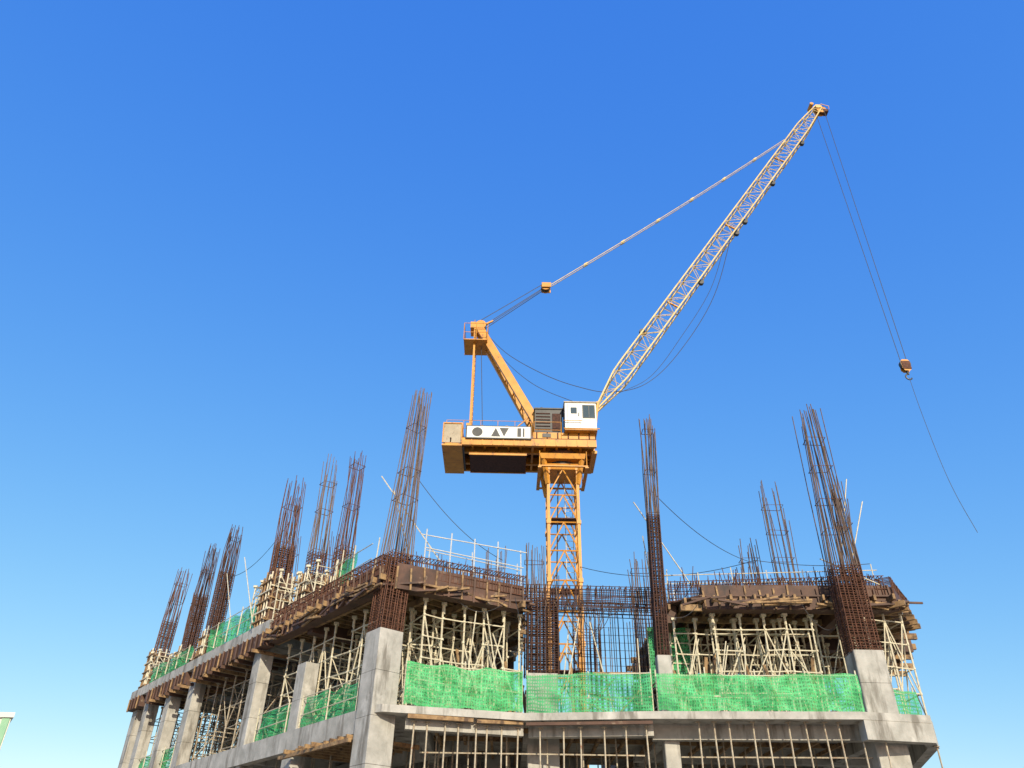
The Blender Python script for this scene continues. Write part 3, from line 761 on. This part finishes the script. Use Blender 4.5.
for y in(-.14,0,.14):pd.tube((PU.x-.08,CY+y-.04,PU.z),(PU.x-.08,CY+y+.04,PU.z),.26,black if y==0 else orange,14)
pd.tube(PE,J0+(J1-J0)*.83+up*.4,.04,yellow,5)
pd.obj("pendant_line",crane)
rp.path(spline([(-1.5,CY,26.0),(-.2,CY,24.55),(1.71,CY,23.3),(3.4,CY,22.6),(5.06,CY,22.3),(7.0,CY,22.9),(9.0,CY,25.1),(11.3,CY,29.0),(13.1,CY,34.2)]),.02,rope)
rp.path(spline([(-1.5,CY+.2,26.0),(-.3,CY+.2,24.2),(1.3,CY+.2,22.7),(3.4,CY+.2,21.7),(4.3,CY+.2,21.3)]),.018,rope)
rp.path(spline([(5.4,CY+.2,22.3),(7.3,CY+.2,23.5),(9.2,CY+.2,26.2),(11.2,CY+.2,29.6),(12.6,CY+.2,33.4)]),.016,rope)
for y in(-.15,.15):
    rp.tube((-1.4,CY+y,19.4),(-1.75,CY+y,26.3),.015,rope,4)
rp.tube((21.0,CY-.2,46.0),(20.93,CY-.1,24.75),.02,rope,4)
rp.tube((20.62,CY+.2,45.8),(20.72,CY+.1,24.75),.02,rope,4)
rp.path(spline([(20.83,CY,23.6),(20.86,CY,21.5),(20.99,CY,18.7),(21.2,CY,16.8),(21.6,CY,14.9)]),.014,rope)
rp.obj("wire_ropes",crane)
hk=MB()
hx,hz=20.83,24.35
for y in(-.12,.12):
    hk.add([(hx+a*.24,CY+y,hz+b*.36) for a,b in((-1,-.6),(-.6,-1),(.6,-1),(1,-.6),(1,.7),(.6,1),(-.6,1),(-1,.7))],[tuple(range(8))],orange)
hk.box((hx-.22,CY-.15,hz-.26),(hx+.22,CY-.121,hz+.24),rust);hk.box((hx-.22,CY+.121,hz-.26),(hx+.22,CY+.15,hz+.24),orange)
hk.tube((hx,CY-.11,hz+.1),(hx,CY+.11,hz+.1),.28,black,16)
hk.tube((hx,CY,hz-.3),(hx,CY,hz-.5),.06,black,8)
pts=[(hx+.16*math.sin(a),CY,hz-.7-.17*math.cos(a)) for a in[math.radians(x) for x in range(-200,75,22)]]
hk.path([Vector((hx,CY,hz-.46))]+[Vector(p) for p in pts],.04,black,6)
hk.obj("hook_block",crane)

# ---------------------------------------------------------------- surroundings
bm_=MB();S=3000
bm_.add([(-S,-S,ZG),(S,-S,ZG),(S,S,ZG),(-S,S,ZG)],[(0,1,2,3)],groundm);bm_.obj("ground")
plaster=mat("plaster",(0.62,0.60,0.54),(0.72,0.70,0.64),0.8,.3,spots=((.5,.47,.4),.4,.3,.62))
greenp=mat("green_paint",(0.22,0.42,0.26),(0.30,0.50,0.32),0.7,.5)
hb=empty("apartment_building");w=MB()
w.prism([(-80,90),(-53.4,90),(-66,109),(-80,109)],ZG,16.7,plaster)
w.prism([(-80.3,89.7),(-53.0,89.7),(-65.8,109.3),(-80.3,109.3)],16.7,17.2,plaster)
w.box((-54.3,89.88,ZG),(-53.5,90.2,16.69),greenp)
w.obj("walls",hb);w=MB()
for f in range(5):
    for k in range(7):
        x=-78.5+k*3.3;z=.2+f*3.3;w.box((x,89.93,z),(x+1.5,89.99,z+1.5),glass);w.box((x-.1,89.85,z-.12),(x+1.6,89.99,z-.002),plaster)
w.obj("windows",hb)

# ---------------------------------------------------------------- light, sky, camera
EL=math.radians(25);AZ=math.radians(166)
world=bpy.data.worlds.new("World");bpy.context.scene.world=world;world.use_nodes=True
nt=world.node_tree;bg=nt.nodes["Background"]
sky=nt.nodes.new("ShaderNodeTexSky");sky.sky_type='NISHITA';sky.sun_disc=False
sky.sun_elevation=EL;sky.sun_rotation=AZ;sky.air_density=1.0;sky.dust_density=0.4;sky.ozone_density=2.0
STR=0.15
sp=nt.nodes.new("ShaderNodeSeparateColor");cmb=nt.nodes.new("ShaderNodeCombineColor")
nt.links.new(sky.outputs[0],sp.inputs[0])
for i,(g,k) in enumerate(((1.22,1.05),(.76,.97),(.20,1.02))):
    a=nt.nodes.new("ShaderNodeMath");a.operation='MULTIPLY';a.inputs[1].default_value=STR
    b=nt.nodes.new("ShaderNodeMath");b.operation='POWER';b.inputs[1].default_value=g
    c=nt.nodes.new("ShaderNodeMath");c.operation='MULTIPLY';c.inputs[1].default_value=k/STR
    nt.links.new(sp.outputs[i],a.inputs[0]);nt.links.new(a.outputs[0],b.inputs[0]);nt.links.new(b.outputs[0],c.inputs[0]);nt.links.new(c.outputs[0],cmb.inputs[i])
nt.links.new(cmb.outputs[0],bg.inputs[0]);bg.inputs[1].default_value=STR
sd=bpy.data.lights.new("sun",'SUN');sd.energy=5.0;sd.angle=math.radians(.5);sd.color=(1,.89,.68)
so=bpy.data.objects.new("sun",sd);C.objects.link(so)
dv=Vector((math.sin(AZ)*math.cos(EL),math.cos(AZ)*math.cos(EL),math.sin(EL)))
so.rotation_euler=dv.to_track_quat('Z','Y').to_euler();so.location=(0,-20,40)
cam=bpy.data.cameras.new("camera");cam.sensor_width=36;cam.lens=36*773/1024;cam.clip_end=6000;cam.clip_start=.1
co=bpy.data.objects.new("camera",cam);C.objects.link(co)
co.matrix_world=Matrix.Rotation(math.radians(90+34.5),4,'X')@Matrix.Rotation(math.radians(1.17),4,'Z')
bpy.context.scene.camera=co
vs=bpy.context.scene.view_settings;vs.view_transform='Standard';vs.look='None';vs.exposure=0
